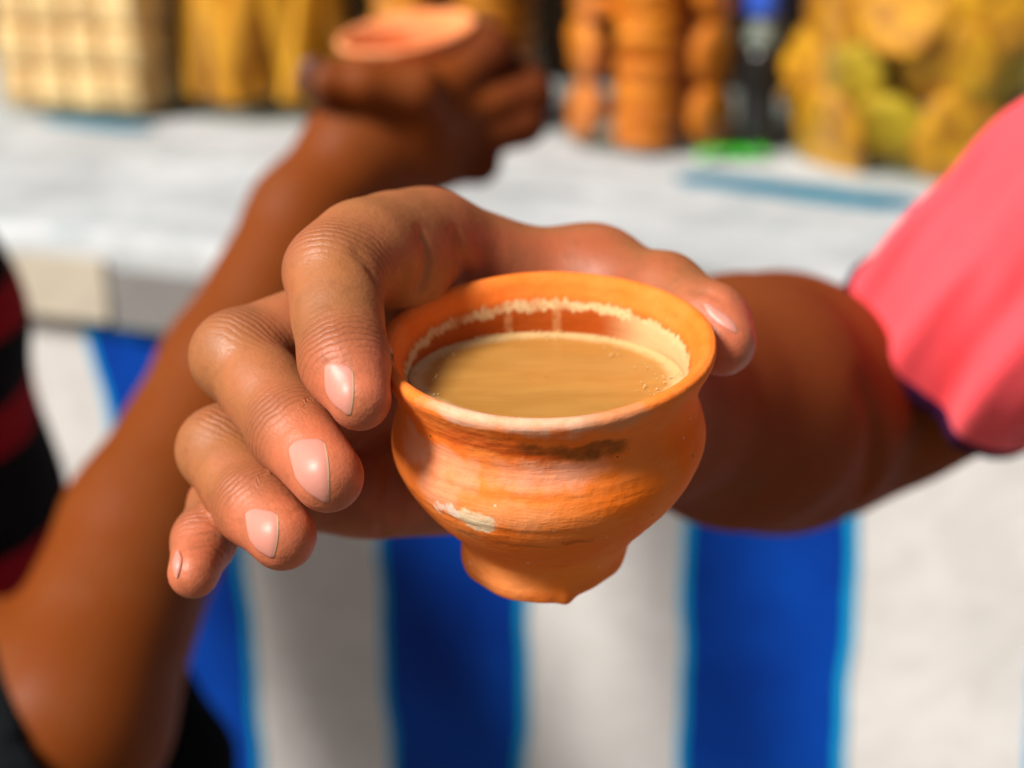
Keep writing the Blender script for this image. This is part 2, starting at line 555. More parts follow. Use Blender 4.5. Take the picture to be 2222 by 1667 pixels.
def baked(name, col, col2, rough=0.65, brown=0.4):
    t = NT(name); v = t.coord(); oi = t.new('ShaderNodeObjectInfo')
    n = t.noise(v, 60, 5, 0.6)
    c = t.mix(t.ramp(n, 0.3, 0.7), col, col2)
    c = t.mix(t.ramp(oi.outputs['Random'], .25, 1, 0, brown), c, (col[0] * .5, col[1] * .30, col[2] * .2))
    t.set(Base_Color=c, Roughness=rough, Normal=t.bump(n, 0.002, 0.7))
    return t.m
M_rusk = baked('pale_toasted_rusk', (0.92, 0.68, 0.40), (0.84, 0.50, 0.18), brown=.3)
M_stick = baked('yellow_baked_stick', (0.92, 0.47, 0.022), (0.78, 0.31, 0.008))
M_cookie = baked('orange_cookie', (0.88, 0.29, 0.008), (0.66, 0.16, 0.003))
M_puff = baked('golden_puff', (0.86, 0.43, 0.005), (0.34, 0.12, 0.002))
M_puffg = baked('greenish_yellow_puff', (0.60, 0.43, 0.006), (0.30, 0.16, 0.003))
M_brick = baked('orange_rusk', (0.80, 0.32, 0.015), (0.62, 0.19, 0.006))

def jar_round(center, r, h, label, lid_mat=M_lid):
    root = bpy.data.objects.new('glass_jar', None); COL.objects.link(root); root.location = center
    thing(root, label, 'jar', 'biscuit jars on the stall counter')
    pr = [(0.001, 0.004), (r * 0.9, 0.004), (r * 0.97, 0.010), (r, 0.022), (r, h * 0.82), (r * 0.96, h * 0.88), (r * 0.72, h * 0.95), (r * 0.70, h)]
    inn = [(max(a - 0.004, 0.001), b + (0.004 if i < 3 else 0)) for i, (a, b) in enumerate(pr)][::-1]
    V, F = lathe(pr + inn, 64)
    link('jar_body', mesh_np('jar_body', V, F), M_glass, root)
    V, F = lathe([(0.001, h + 0.03), (r * 0.70, h + 0.03), (r * 0.74, h + 0.024), (r * 0.75, h - 0.015), (r * 0.71, h - 0.015), (r * 0.705, h + 0.004), (0.001, h + 0.004)], 48)
    link('lid', mesh_np('lid', V, F), lid_mat, root)
    return root

def jar_square(center, w, h, label):
    root = bpy.data.objects.new('glass_jar', None); COL.objects.link(root); root.location = center; root.rotation_euler = (0, 0, -YAW)
    thing(root, label, 'jar', 'biscuit jars on the stall counter')
    bm = bmesh.new()
    def ring(s, z, rr, n=6):
        out = []
        for cx, cy, a0 in ((1, 1, 0), (-1, 1, 90), (-1, -1, 180), (1, -1, 270)):
            for k in range(n):
                a = R_(a0 + 90 * k / (n - 1)); out.append(bm.verts.new((cx * (s - rr) + rr * math.cos(a), cy * (s - rr) + rr * math.sin(a), z)))
        return out
    hw = w / 2
    rings = [ring(hw - .012, .003, .012), ring(hw, .014, .016), ring(hw, h * .86, .016), ring(hw * .8, h * .95, .05), ring(hw * .8, h, .05),
             ring(hw * .8 - .004, h, .05), ring(hw * .8 - .004, h * .95, .05), ring(hw - .004, h * .86, .014), ring(hw - .004, .016, .014), ring(hw - .016, .008, .01)]
    for a, b in zip(rings, rings[1:]):
        for k in range(len(a)): bm.faces.new((a[k], a[(k + 1) % len(a)], b[(k + 1) % len(a)], b[k]))
    bm.faces.new(rings[0][::-1]); bm.faces.new(rings[-1])
    bm_obj('jar_body', bm, M_glass, root)
    bm = bmesh.new(); bm_box(bm, (w * .84, w * .84, .045), Matrix.Translation((0, 0, h + .026)), .012)
    bm_obj('lid', bm, M_lid, root)
    return root

def lump_mesh(name, rx, ry, rz, seed, sub=3, amp=0.12, mat=None):
    bm = bmesh.new(); bmesh.ops.create_icosphere(bm, subdivisions=sub, radius=1.0)
    r = random.Random(seed)
    wv = [(Vector((r.gauss(0, 1), r.gauss(0, 1), r.gauss(0, 1))) * r.uniform(1.2, 3.0), r.uniform(0, 6.3)) for _ in range(7)]
    for v in bm.verts:
        s = sum(math.sin(w.dot(v.co) + p) for w, p in wv) / 7
        k = 1 + amp * 2 * s
        v.co = Vector((v.co.x * rx, v.co.y * ry, v.co.z * rz)) * k
    me = bpy.data.meshes.new(name); bm.to_mesh(me); bm.free()
    me.polygons.foreach_set('use_smooth', np.ones(len(me.polygons), dtype=bool))
    me.materials.append(mat); return me

def disc_mesh(name, r, th, seed, mat):
    rr = random.Random(seed); ph = [rr.uniform(0, 6.28) for _ in range(4)]
    pr = [(0.0005, 0), (r * .5, 0), (r * .86, .0006), (r * .97, th * .25), (r, th * .55), (r * .93, th * .86), (r * .7, th * .98), (r * .35, th * 1.04), (0.0005, th * 1.02)]
    def rf(a, z, t, i):
        return a * (1 + .03 * math.sin(3 * t + ph[0]) + .02 * math.sin(7 * t + ph[1])), z - th / 2 + .0015 * math.sin(5 * t + a * 200 + ph[2]) * (1 if i > 4 else 0)
    V, F = lathe(pr, 28, rf)
    me = mesh_np(name, V, F); me.materials.append(mat); return me

def rounded_block(name, sx, sy, sz, seed, mat, bev=0.006):
    bm = bmesh.new(); bm_box(bm, (sx, sy, sz), Matrix.Identity(4), bev, 3)
    rr = random.Random(seed)
    for v in bm.verts: v.co += Vector((rr.gauss(0, 1), rr.gauss(0, 1), rr.gauss(0, 1))) * 0.0009
    me = bpy.data.meshes.new(name); bm.to_mesh(me); bm.free()
    me.polygons.foreach_set('use_smooth', np.ones(len(me.polygons), dtype=bool))
    me.materials.append(mat); return me

def drop(name, me, M, label, cat, group):
    o = bpy.data.objects.new(name, me); COL.objects.link(o); o.matrix_world = M
    return thing(o, label, cat, group)

def jar_at(pxl, pxr, pyb):
    """centre of a jar whose left and right sides and front foot show at these photo pixels"""
    f = G((pxl + pxr) / 2, pyb, TOP)
    r = (pxr - pxl) / 2 / FPX * np.linalg.norm(f - C0)
    hd = f - C0; hd[2] = 0; hd /= np.linalg.norm(hd)
    r = r * 1.06
    return f + hd * r, r

# jar 1: square jar of pale rusk slabs
f1 = G(150, 264, TOP)
w1 = 0.205
c1 = f1 - N * (w1 / 2) + T * (-0.005)
jar_square(Vector(c1), w1, 0.30, 'square clear jar of stacked pale rusk slabs at the left end of the row')
ORD = ('first', 'second', 'third', 'fourth', 'fifth', 'topmost')
blk = [rounded_block('rusk', .044, .058, .045, s, M_rusk) for s in range(3)]
for iz in range(6):
    for ix in range(4):
        for iy in range(3):
            if iy and ix < 3: continue              # only the slabs that show through the two near faces
            loc = c1 + T * ((ix - 1.5) * .0468 + rng.normal(0, .001)) - N * ((iy - 1) * .061 + rng.normal(0, .001)) + Z * (.034 + iz * .0465)
            drop('rusk', blk[(ix + iy + iz) % 3], Matrix.Translation(Vector(loc)) @ Matrix.Rotation(-YAW + rng.normal(0, .03), 4, 'Z'),
                 ("pale rusk on the square jar's front face, %s layer from bottom, %s column" % (ORD[iz], ('leftmost', 'second', 'third', 'rightmost')[ix])) if iy == 0 else
                 ("pale rusk on the square jar's shaded side face, %s layer from bottom, the %s one" % (ORD[iz], ('', 'nearer', 'farther')[iy])), 'rusk', 'rusk slabs in the square jar')
# jar 2: long yellow sticks standing fan-wise
c2, r2 = jar_at(402, 775, 276)
jar_round(Vector(c2), r2, 0.31, 'round clear jar of long yellow bread sticks beside the square jar')
stk = [rounded_block('bread_stick', .030, .020, .235, s, M_stick, .007) for s in range(2)]
for i in range(26):
    a = i * 2.39996; rad = r2 * (0.80 if i < 15 else 0.42) * (1 if i % 3 else .93)
    if i < 15: a = i * 2 * math.pi / 15
    tilt = (0.24 if i % 2 else -0.20) + rng.normal(0, 0.06)
    base = c2 + np.array([math.cos(a) * rad, math.sin(a) * rad, .137])
    M = Matrix.Translation(Vector(base)) @ Matrix.Rotation(a + math.pi / 2, 4, 'Z') @ Matrix.Rotation(tilt, 4, 'Y')
    drop('bread_stick', stk[i % 2], M, 'long yellow bread stick standing in the second jar from the left', 'bread stick', 'bread sticks in the round jar')

def fill_discs(c, r, h, me, rad, th, label, cat, group, n_flat=True, tilt=.35):
    cols = int(2 * math.pi * (r - rad) / (2 * rad * .98))
    cam_dir = math.atan2(-c[1], -c[0])
    for k in range(cols):
        a = 2 * math.pi * k / cols + .3
        if math.cos(a - cam_dir) < -.4: continue          # nothing of the far side shows
        z = .006
        mode = k % 2
        while z < h:
            if mode == 1 and rng.random() < .55:          # a disc standing on edge, its face to the glass
                z += rad
                M = Matrix.Translation(Vector(c + np.array([math.cos(a) * (r - .018), math.sin(a) * (r - .018), z]))) @ Matrix.Rotation(a, 4, 'Z') @ Matrix.Rotation(math.pi / 2 + rng.normal(0, .12), 4, 'Y')
                z += rad
            else:
                z += th * .56
                M = Matrix.Translation(Vector(c + np.array([math.cos(a) * (r - rad - .006), math.sin(a) * (r - rad - .006), z]))) @ Matrix.Rotation(rng.uniform(0, 6), 4, 'Z') @ Matrix.Rotation(rng.normal(0, tilt * .3), 4, 'X')
                z += th * .56
            if rng.random() < .05: continue
            drop(me[0].name.split('.')[0], me[rng.integers(len(me))], M, label, cat, group)

# jar 3: behind the hand, orange rusks; jar 4: orange cookies; jar 5: big golden puffs
c3, r3 = jar_at(786, 1192, 312)
jar_round(Vector(c3), r3, 0.31, 'round clear jar of orange biscuits partly hidden behind the raised hand')
bk = [disc_mesh('round_biscuit', .036, .018, s, M_brick) for s in range(3)]
fill_discs(c3, r3 - .006, .25, bk, .036, .018, 'orange round biscuit inside the jar behind the raised hand', 'biscuit', 'biscuits in the middle jar')
c4, r4 = jar_at(1208, 1612, 350)
jar_round(Vector(c4), r4, 0.31, 'round clear jar of orange cookies left of the dark bottle')
ck = [disc_mesh('cookie', .031, .020, s + 9, M_cookie) for s in range(3)]
fill_discs(c4, r4 - .006, .25, ck, .031, .020, 'orange cookie inside the jar left of the dark bottle', 'cookie', 'cookies in the jar beside the bottle', tilt=.6)
c5, r5 = jar_at(1688, 2300, 405)
jar_round(Vector(c5), r5, 0.33, 'largest clear jar, of big golden crisps, at the right end of the row')
pf = [disc_mesh('crisp', .050 - .004 * s, .016, s + 30, M_puff if s < 3 else M_puffg) for s in range(5)]
for layer in range(2):
    zz = .040; k = 0
    while zz < .29:
        m = 11 - 3 * layer
        for i in range(m):
            a = 2 * math.pi * (i + .5 * ((k + layer) % 2)) / m + .2 + rng.normal(0, .07)
            if math.cos(a - math.atan2(-c5[1], -c5[0])) < -.3: continue
            rr5 = r5 - .022 - .034 * layer - rng.uniform(0, .010)
            M = Matrix.Translation(Vector(c5 + np.array([math.cos(a) * rr5, math.sin(a) * rr5, zz + rng.normal(0, .008)]))) @ Matrix.Rotation(a + rng.normal(0, .2), 4, 'Z') @ Matrix.Rotation(math.pi / 2 + rng.normal(0, .28), 4, 'Y') @ Matrix.Rotation(rng.uniform(0, 6), 4, 'Z')
            low = zz < .11 and rng.random() < .7
            me5 = pf[3 + rng.integers(2)] if low else pf[rng.integers(3)]
            lab = 'greenish yellow fried crisp' if low else 'golden fried crisp'
            drop('crisp', me5, M, lab + (' at the bottom of the largest jar' if low else ' inside the largest jar'), 'crisp', lab + ' pieces')
        zz += .058; k += 1

# dark bottle between the jars
fb = G(1650, 345, TOP)
bt = bpy.data.objects.new('bottle', None); COL.objects.link(bt); bt.location = Vector(fb + np.array([0, .03, 0]))
thing(bt, 'dark bottle with grey shoulder and blue cap between two jars', 'bottle')
V, F = lathe([(.001, .002), (.014, .002), (.018, .006), (.0185, .012), (.0185, .095), (.016, .106), (.001, .106)], 40)
tb = NT('dark_bottle_glass'); tb.set(Base_Color=(.012, .012, .012), Roughness=.12); link('bottle_body', mesh_np('bottle_body', V, F), tb.m, bt)
V, F = lathe([(.001, .1055), (.017, .1055), (.017, .112), (.012, .128), (.011, .134), (.001, .134)], 40)
link('shoulder', mesh_np('shoulder', V, F), simple('grey_green_label', (.16, .19, .16), .5), bt)
V, F = lathe([(.001, .134), (.0155, .134), (.017, .138), (.017, .185), (.014, .190), (.001, .190)], 40)
link('cap', mesh_np('cap', V, F), simple('blue_cap_plastic', (.03, .10, .55), .35), bt)
# a scrap of green wrapper in front of it
fg = G(1590, 352, TOP)
bm = bmesh.new(); gr = []
for i in range(9):
    gr.append([bm.verts.new((-.034 + .0085 * i, -.014 + .014 * j, .002 + .012 * abs(math.sin(i * 1.3 + j)))) for j in range(3)])
for i in range(8):
    for j in range(2): bm.faces.new((gr[i][j], gr[i + 1][j], gr[i + 1][j + 1], gr[i][j + 1]))
gs = bm_obj('wrapper_scrap', bm, simple('bright_green_plastic', (.03, .55, .01), .5), None, True)
gs.location = Vector(fg) + Vector((0, 0, .0005)); gs.modifiers.new('thickness', 'SOLIDIFY').thickness = .0006
thing(gs, 'crumpled bright green wrapper scrap on the counter below the dark bottle', 'wrapper')

# ------------------------------------------------------------------ the clay cup in front
CUP_O = P(1185, 738, 0.300)                          # centre of the rim
tiltM = Matrix.Rotation(R_(8.5), 3, 'X') @ Matrix.Rotation(R_(-1.5), 3, 'Y')
mm = .001
outer = [(17.2, -55.4), (18.2, -54.6), (18.7, -53.0), (18.9, -50.6), (19.3, -48.2), (20.3, -45.6), (22.9, -42.0), (26.2, -38.2), (29.6, -33.6), (32.3, -28.6),
         (33.8, -24.6), (34.0, -21.2), (33.2, -17.6), (32.1, -14.6), (31.9, -11.8), (32.6, -8.5), (33.8, -5.2), (35.1, -2.5), (35.6, -1.0), (35.2, .1), (34.2, .5)]
inner = [(32.9, .1), (31.9, -1.1), (31.0, -3.2), (29.6, -6.5), (29.0, -10.0), (28.9, -14.0), (29.6, -19.0), (28.8, -27.0), (25.0, -34.0), (19.0, -39.5), (10.0, -42.0), (.2, -42.4)]
po = catmull(outer, 8); pi_ = catmull(inner, 5)
prof = [(.2, -54.0), (8, -54.2), (13, -54.8)] + [tuple(p) for p in po] + [tuple(p) for p in pi_[0:]]
def cup_prof(scale=1.0, seed=0):
    r_ = np.random.default_rng(seed)
    zs = np.linspace(-60, 5, 260)
    rid = np.convolve(r_.normal(0, 1, 260 + 6), np.ones(5) / 5, 'same')[3:263]
    rid2 = np.convolve(r_.normal(0, 1, 260 + 40), np.ones(22) / 22, 'same')[20:280]
    no = len(po) + 3
    def rf(r, z, a, i):
        out = i < no and i > 2
        k = np.interp(z, zs, rid) * (.09 + .13 * math.exp(-((z + 37) / 7) ** 2)) + np.interp(z, zs, rid2) * .28
        amp = 1.0 if (out and z < -2) else .35
        amp *= .4 + .6 * (.5 + .5 * math.sin(a * 2 + z * .10 + 1))
        w = .28 * math.sin(2 * a + .4) + .16 * math.sin(3 * a + 2 + z * .03) + .06 * math.sin(9 * a + z * .2)
        rr = r + (k * amp + w) * min(1, r / 12)
        if z < -46 and out:                          # rough hand-cut foot with a small nub
            t = min(1, (-46 - z) / 6)
            rr -= 1.3 * t * math.cos(a)
            rr += t * (.40 * math.sin(2 * a + .5) + .22 * math.sin(5 * a + 2.6) + .15 * math.sin(11 * a))
            rr += t * .9 * math.exp(-((a - R_(281)) / .10) ** 2)
        zz = z + .22 * math.sin(2 * a + 1) + .10 * math.sin(5 * a) * (1 if z > -4 else .3)
        if z < -52 and out: zz += -.7 * math.exp(-((a - R_(281)) / .12) ** 2) + .25 * math.sin(4 * a)
        ch = math.exp(-((a - R_(190)) / .055) ** 2)  # nick in the rim
        if z > -3.5 and out: rr -= .7 * ch * (1 if z > -2 else .5); zz -= .4 * ch
        return rr * mm * scale, zz * mm * scale
    return rf
def clay_mat(name, blobs, coords, lo=(0.90, 0.185, 0.018), hi=(0.92, 0.245, 0.045)):
    t = NT(name); v = t.coord()
    nA = t.noise(v, 70, 5, 0.6); nB = t.noise(v, 260, 5, 0.65); nC = t.noise(t.coord(scale=(190, 190, 900)), 1.0, 3, 0.55)
    red, pale = (0.78, 0.235, 0.040), (0.80, 0.40, 0.185)
    c = t.mix(t.ramp(nA, .3, .7), lo, hi)
    c = t.mix(t.ramp(nC, .5, .8, 0, .30), c, (0.74, 0.135, 0.010))
    rough = 0.8
    sepn = t.comb(v)
    nv = t.new('ShaderNodeTexNoise'); t.t.links.new(v, nv.inputs['Vector']); nv.inputs['Scale'].default_value = 190; nv.inputs['Detail'].default_value = 5
    jit = t.vmath('MULTIPLY', t.vmath('SUBTRACT', nv.outputs['Color'], (.5, .5, .5)), (.012, .012, .008))
    vj = t.vmath('ADD', v, jit)
    for (cen, rx, rz, col, amt, soft) in blobs:
        d = t.vmath('SUBTRACT', vj, tuple(cen))
        d = t.vmath('MULTIPLY', d, (1 / rx, 1 / rx, 1 / rz))
        m = t.ramp(t.vmath('LENGTH', d), 1.0, 1.0 - soft, 0, amt)
        m = t.math('MULTIPLY', m, t.ramp(nB, .25, .6, .55, 1.0))
        c = t.mix(m, c, (col[0], col[1] * .72, col[2] * .66))
    spk = t.voro(v, 420)                              # specks of grit and pinholes
    sel = t.noise(v, 130, 2)
    c = t.mix(t.math('MULTIPLY', t.ramp(spk, .16, .08), t.ramp(sel, .62, .68)), c, (.86, .62, .42))
    spk2 = t.voro(t.coord(loc=(3, 1, 2)), 300)
    c = t.mix(t.math('MULTIPLY', t.ramp(spk2, .12, .05), t.ramp(sel, .40, .34)), c, (.16, .06, .02))
    # dried froth on the inner wall above the tea: a ragged tide mark with two drips
    if coords:
        r2 = t.math('SQRT', t.math('ADD', t.math('POWER', sepn[0], 2), t.math('POWER', sepn[1], 2)))
        ang = t.math('ARCTAN2', sepn[1], sepn[0])
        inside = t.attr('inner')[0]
        ca = t.vmath('NORMALIZE', v)
        tide = t.noise(t.coord(scale=(420, 420, 30)), 1.0, 4, .75)
        zt = t.math('ADD', sepn[2], t.math('MULTIPLY', t.math('SUBTRACT', tide, .5), .0065))
        band = t.math('MULTIPLY', t.ramp(zt, -.0053, -.0047, 1, 0), t.ramp(zt, -.0074, -.0066))
        cr = t.noise(v, 700, 3, .7)
        fb_ = t.math('MULTIPLY', t.math('MULTIPLY', band, t.math('MULTIPLY', t.ramp(cr, .30, .5, .3, 1), t.ramp(t.noise(v, 95, 2), .33, .5, .25, 1))), inside)
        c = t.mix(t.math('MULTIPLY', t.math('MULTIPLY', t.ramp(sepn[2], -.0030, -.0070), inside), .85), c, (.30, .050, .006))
        sidef = t.ramp(sepn[0], .012, .024)           # thicker froth on the right-hand side reaches down to the tea
        low = t.math('MULTIPLY', t.math('MULTIPLY', t.ramp(zt, -.0050, -.0056), sidef), inside)
        c = t.mix(t.math('MAXIMUM', fb_, t.math('MULTIPLY', low, .85)), c, (.70, .47, .23))
        for a0 in (1.86, 1.47):
            dr = t.math('MULTIPLY', t.ramp(t.math('ABSOLUTE', t.math('SUBTRACT', ang, a0)), .045, .02), t.math('MULTIPLY', inside, t.ramp(sepn[2], -.006, -.007)))
            c = t.mix(t.math('MULTIPLY', t.math('MULTIPLY', dr, t.ramp(cr, .35, .55)), .35), c, (.74, .45, .20))
        rough = t.ramp(t.math('MULTIPLY', inside, t.ramp(sepn[2], -.004, -.007)), 0, 1, .8, .35)
    h = t.math('ADD', t.math('MULTIPLY', nC, .32), t.math('ADD', t.math('MULTIPLY', nB, .5), t.math('MULTIPLY', spk, .15)))
    t.set(Base_Color=c, Roughness=rough, Normal=t.bump(h, .0008, .65), Specular_IOR_Level=.12)
    return t.m

V, F = lathe(prof, 220, cup_prof(1.0, 4))
cup_me = mesh_np('clay_cup', V, F)
inn_ = np.tile((np.arange(len(prof)) >= len(po) + 3 + 1).astype(np.float32), 220)
set_color(cup_me, 'inner', np.stack([inn_] * 3, 1))
cupM = Matrix.Translation(Vector(CUP_O)) @ tiltM.to_4x4()
bvh = BVHTree.FromPolygons([cupM @ Vector(v) for v in V], [tuple(int(i) for i in f) for f in F])
def on_cup(px, py):
    loc, nor, i, d = bvh.ray_cast(Vector(C0), Vector(ray(px, py)).normalized())
    return cupM.inverted() @ (loc if loc else Vector(P(px, py, .28)))
PALE = (0.84, 0.47, 0.27)
blobs = [(on_cup(955, 1030), .0100, .0085, PALE, .75, .40),
         (on_cup(900, 960), .0065, .0060, (.84, .50, .30), .7, .5),
         (on_cup(1180, 1035), .0170, .0048, (.88, .54, .36), .75, .7),
         (on_cup(1100, 1120), .0140, .0050, (.86, .50, .22), .6, .7),
         (on_cup(1000, 898), .0120, .0030, (.82, .62, .44), .95, .6),
         (on_cup(1180, 915), .0150, .0040, (.80, .62, .44), .95, .6),
         (on_cup(1320, 895), .0110, .0055, (.62, .36, .19), .75, .6),
         (on_cup(1030, 960), .0120, .0032, (.84, .21, .035), .85, .5),
         (on_cup(1170, 988), .0095, .0024, (.70, .15, .02), .9, .5),
         (on_cup(1285, 980), .0105, .0036, (.24, .105, .02), .95, .6),
         (on_cup(1190, 978), .0100, .0022, (.30, .12, .025), .8, .7),
         (on_cup(1480, 930), .0100, .0120, (.97, .235, .003), .97, .6),
         (on_cup(1370, 1075), .0130, .0060, (.95, .25, .010), .85, .7),
         (on_cup(1012, 1128), .0058, .0026, (.84, .90, .62), 1.0, .3),
         (on_cup(968, 1103), .0024, .0022, (.88, .98, .86), 1.0, .4),
         (on_cup(1010, 1155), .0058, .0012, (.42, .26, .10), .8, .6),
         (on_cup(1255, 1172), .0060, .0014, (.38, .14, .03), .7, .7),
         (on_cup(1120, 1185), .0120, .0013, (.40, .16, .04), .5, .7),
         (on_cup(1110, 957), .0016, .0010, (.30, .12, .03), .9, .6),
         (on_cup(1085, 1262), .0150, .0065, (.97, .44, .13), .9, .7),
         (on_cup(1260, 1240), .0130, .0080, (.97, .36, .05), .9, .7),
         (on_cup(838, 770), .0024, .0014, (.08, .15, .14), .95, .5),
         (on_cup(841, 792), .0020, .0016, (.62, .95, .85), 1.0, .5),
         (on_cup(835, 752), .0016, .0014, (.60, .85, .80), .9, .5)]
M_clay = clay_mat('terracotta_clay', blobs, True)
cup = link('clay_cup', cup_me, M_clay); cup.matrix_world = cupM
thing(cup, 'small orange terracotta cup of milky tea held out in front', 'cup')

# the tea: its level is horizontal although the cup leans
t = NT('milky_tea'); v = t.coord()
sw = t.noise(t.coord(scale=(1, 3, 1)), 40, 3, .5, 1.0)
sx = t.comb(v); rr_ = t.math('SQRT', t.math('ADD', t.math('POWER', sx[0], 2), t.math('POWER', sx[1], 2)))
tc = t.mix(t.ramp(sw, .3, .7), (.42, .200, .042), (.48, .240, .056))
rn = t.math('ADD', rr_, t.math('MULTIPLY', t.math('SUBTRACT', t.noise(v, 160, 4, .7), .5), .004))
tc = t.mix(t.ramp(rn, .0248, .0276, 0, .8), tc, (.64, .44, .20))
t.set(Base_Color=tc, Roughness=.22, Subsurface_Weight=.1, Subsurface_Scale=.004, Subsurface_Radius=(1, .6, .3), Specular_IOR_Level=.22, Normal=t.bump(sw, .0004, .3))
M_tea = t.m
tea_c = CUP_O + np.array(cupM.to_3x3() @ Vector((0, 0, -.0088)))
V, F = lathe([(.0002, 0), (.008, 0), (.016, 0), (.022, .0), (.0265, .0001), (.0285, .0005), (.0296, .0011), (.0292, -.0012), (.015, -.0014), (.0002, -.0014)], 96)
tea = link('milk_tea', mesh_np('milk_tea', V, F), M_tea); tea.location = Vector(tea_c)
thing(tea, 'milky brown tea with pale froth round its edge inside the front cup', 'tea')
# froth: tiny bubbles gathered at the edge
bmF = bmesh.new()
for i in range(170):
    a = rng.uniform(-.55, math.pi * 1.05) if i % 4 else rng.uniform(0, 6.28)
    w_ = .0022 * (1 + 1.3 * max(0, math.cos(a - .35)) ** 3)
    r = .0288 - abs(rng.normal(0, w_))
    s = rng.uniform(.00010, .00028)
    bmesh.ops.create_icosphere(bmF, subdivisions=1, radius=s, matrix=Matrix.Translation((r * math.cos(a), r * math.sin(a), .0004 + (.0006 if r > .0278 else 0) + s * .15)))
t = NT('pale_froth'); t.set(Base_Color=(.66, .46, .22), Roughness=.45)
fo = bm_obj('froth', bmF, t.m, tea, True); fo['kind'] = 'stuff'

# ------------------------------------------------------------------ first person: hand with the cup, arm, pink sleeve
def pts(L): return [P(*p[:3]) for p in L]
def chain(L, k):
    return Chain(poly(pts(L), [p[3] * mm for p in L]), k)
idx = [(932, 530, .338, 11.8), (884, 536, .330, 11.7), (838, 544, .322, 11.4), (784, 554, .312, 10.8), (724, 592, .303, 9.5), (733, 690, .294, 8.2), (747, 782, .286, 8.0), (780, 866, .2788, 6.3)]
mid = [(860, 650, .346, 11.5), (516, 774, .314, 10.0), (578, 852, .305, 8.8), (632, 932, .296, 8.8), (711, 1034, .284, 7.3)]
rin = [(822, 820, .352, 11.2), (480, 976, .320, 9.5), (516, 1040, .312, 8.4), (554, 1096, .303, 8.5), (613, 1164, .293, 7.1)]
pin = [(770, 1055, .352, 10.4), (487, 1096, .330, 7.9), (443, 1172, .313, 6.7), (420, 1243, .303, 5.5)]
thm = [(1330, 780, .388, 18), (1285, 625, .356, 13.5), (1440, 640, .337, 9.8), (1540, 705, .322, 9.0), (1566, 742, .317, 7.6)]
FING = [idx, mid, rin, pin, thm]
S = lambda a, b, ra, rb: Prim(P(*a), P(*b), ra * mm, rb * mm)
trunk = Chain([
    S((930, 525, .338), (1300, 720, .392), 11.2, 16), S((860, 650, .346), (1310, 800, .398), 11.5, 18), S((822, 820, .352), (1310, 880, .402), 11.2, 18),
    S((770, 1055, .352), (1290, 950, .398), 10.4, 17), S((850, 1046, .352), (1250, 1010, .39), 12.5, 17.5), S((1330, 780, .388), (1285, 625, .356), 18, 13.5),
    S((970, 555, .342), (1270, 620, .356), 7.5, 11.5), S((1000, 600, .352), (1200, 700, .37), 11, 16),
    S((1320, 800, .402), (1400, 860, .425), 23, 25), S((1320, 900, .402), (1400, 900, .425), 22, 25),
    S((1400, 870, .425), (1600, 872, .49), 26.5, 42.5), S((1600, 872, .49), (1680, 874, .53), 42.5, 47), S((1680, 874, .53), (1765, 878, .565), 47, 46.5)], .010)
upper = Chain([S((1740, 880, .585), (1900, 842, .57), 39, 40), S((1900, 842, .57), (2420, 590, .508), 40, 43), S((2420, 590, .508), (2750, 420, .48), 43, 52)], .010)
idx_pad = Chain(poly(pts(idx), [p[3] * mm for p in idx]) + [S((872, 612, .324), (852, 628, .322), 9.8, 9.2)], .006)
hand = Body(trunk, [idx_pad] + [chain(f, .003) for f in FING[1:]] + [upper], .0065)
# creases and folds, laid on the skin
def crease(body, pix, depth, width):
    p, ok = body.march(pix)
    if ok.all(): body.mark(p, depth * mm, width * mm)
crease(hand, [(914, 508), (922, 530), (926, 560), (922, 590), (912, 622)], 1.7, 1.4)
crease(hand, [(990, 512), (998, 536), (1004, 560), (1012, 596)], 2.0, 1.6)
crease(hand, [(775, 548), (800, 575), (815, 605)], .8, 1.2)
crease(hand, [(640, 590), (650, 640), (655, 690)], -.35, 2.5)
crease(hand, [(1880, 850), (1898, 920), (1900, 990), (1888, 1060)], 5.0, 5.5)
crease(hand, [(850, 1010), (842, 1060), (834, 1110), (830, 1160)], 1.3, 1.6)
crease(hand, [(1518, 632), (1540, 634), (1562, 648)], 1.1, .9)
# nails: four corner pixels each (cuticle a, cuticle b, edge b, edge a)
NAILQ = [[(702, 778), (770, 797), (764, 913), (706, 868)],     # order: cuticle side upper, edge upper, edge lower, cuticle lower
         [(618, 952), (710, 948), (718, 1104), (646, 1060)],
         [(526, 1096), (608, 1110), (598, 1220), (544, 1190)],
         [(384, 1186), (372, 1224), (384, 1262), (398, 1216)],
         [(1524, 648), (1592, 694), (1602, 728), (1536, 692)]]
def nail_pix(q, nu=13, nv=11):
    q = np.array(q, float); out = []
    for i in range(nu):
        u = i / (nu - 1)
        for j in range(nv):
            v_ = j / (nv - 1)
            w = 1.0
            if u < .45: w = 1 - .42 * ((.45 - u) / .45) ** 2.4
            if u > .8: w = 1 - .16 * ((u - .8) / .2) ** 2
            vv = .5 + (v_ - .5) * w
            uu = u + (.07 * (1 - (2 * v_ - 1) ** 2) - .03 if u > .8 else 0)
            out.append((1 - uu) * ((1 - vv) * q[0] + vv * q[3]) + uu * ((1 - vv) * q[1] + vv * q[2]))
    return np.array(out)
nail_pts = []
for q in NAILQ:
    p, ok = hand.march(nail_pix(q)); nail_pts.append((p, ok))
for q, (p, ok) in zip(NAILQ, nail_pts):
    g_ = p.reshape(13, 11, 3)
    if not ok.all(): continue
    rim_l = np.concatenate([g_[10::-1, 0], g_[0, 1:], g_[1:11, -1]])
    hand.mark(rim_l, .22 * mm, .8 * mm)

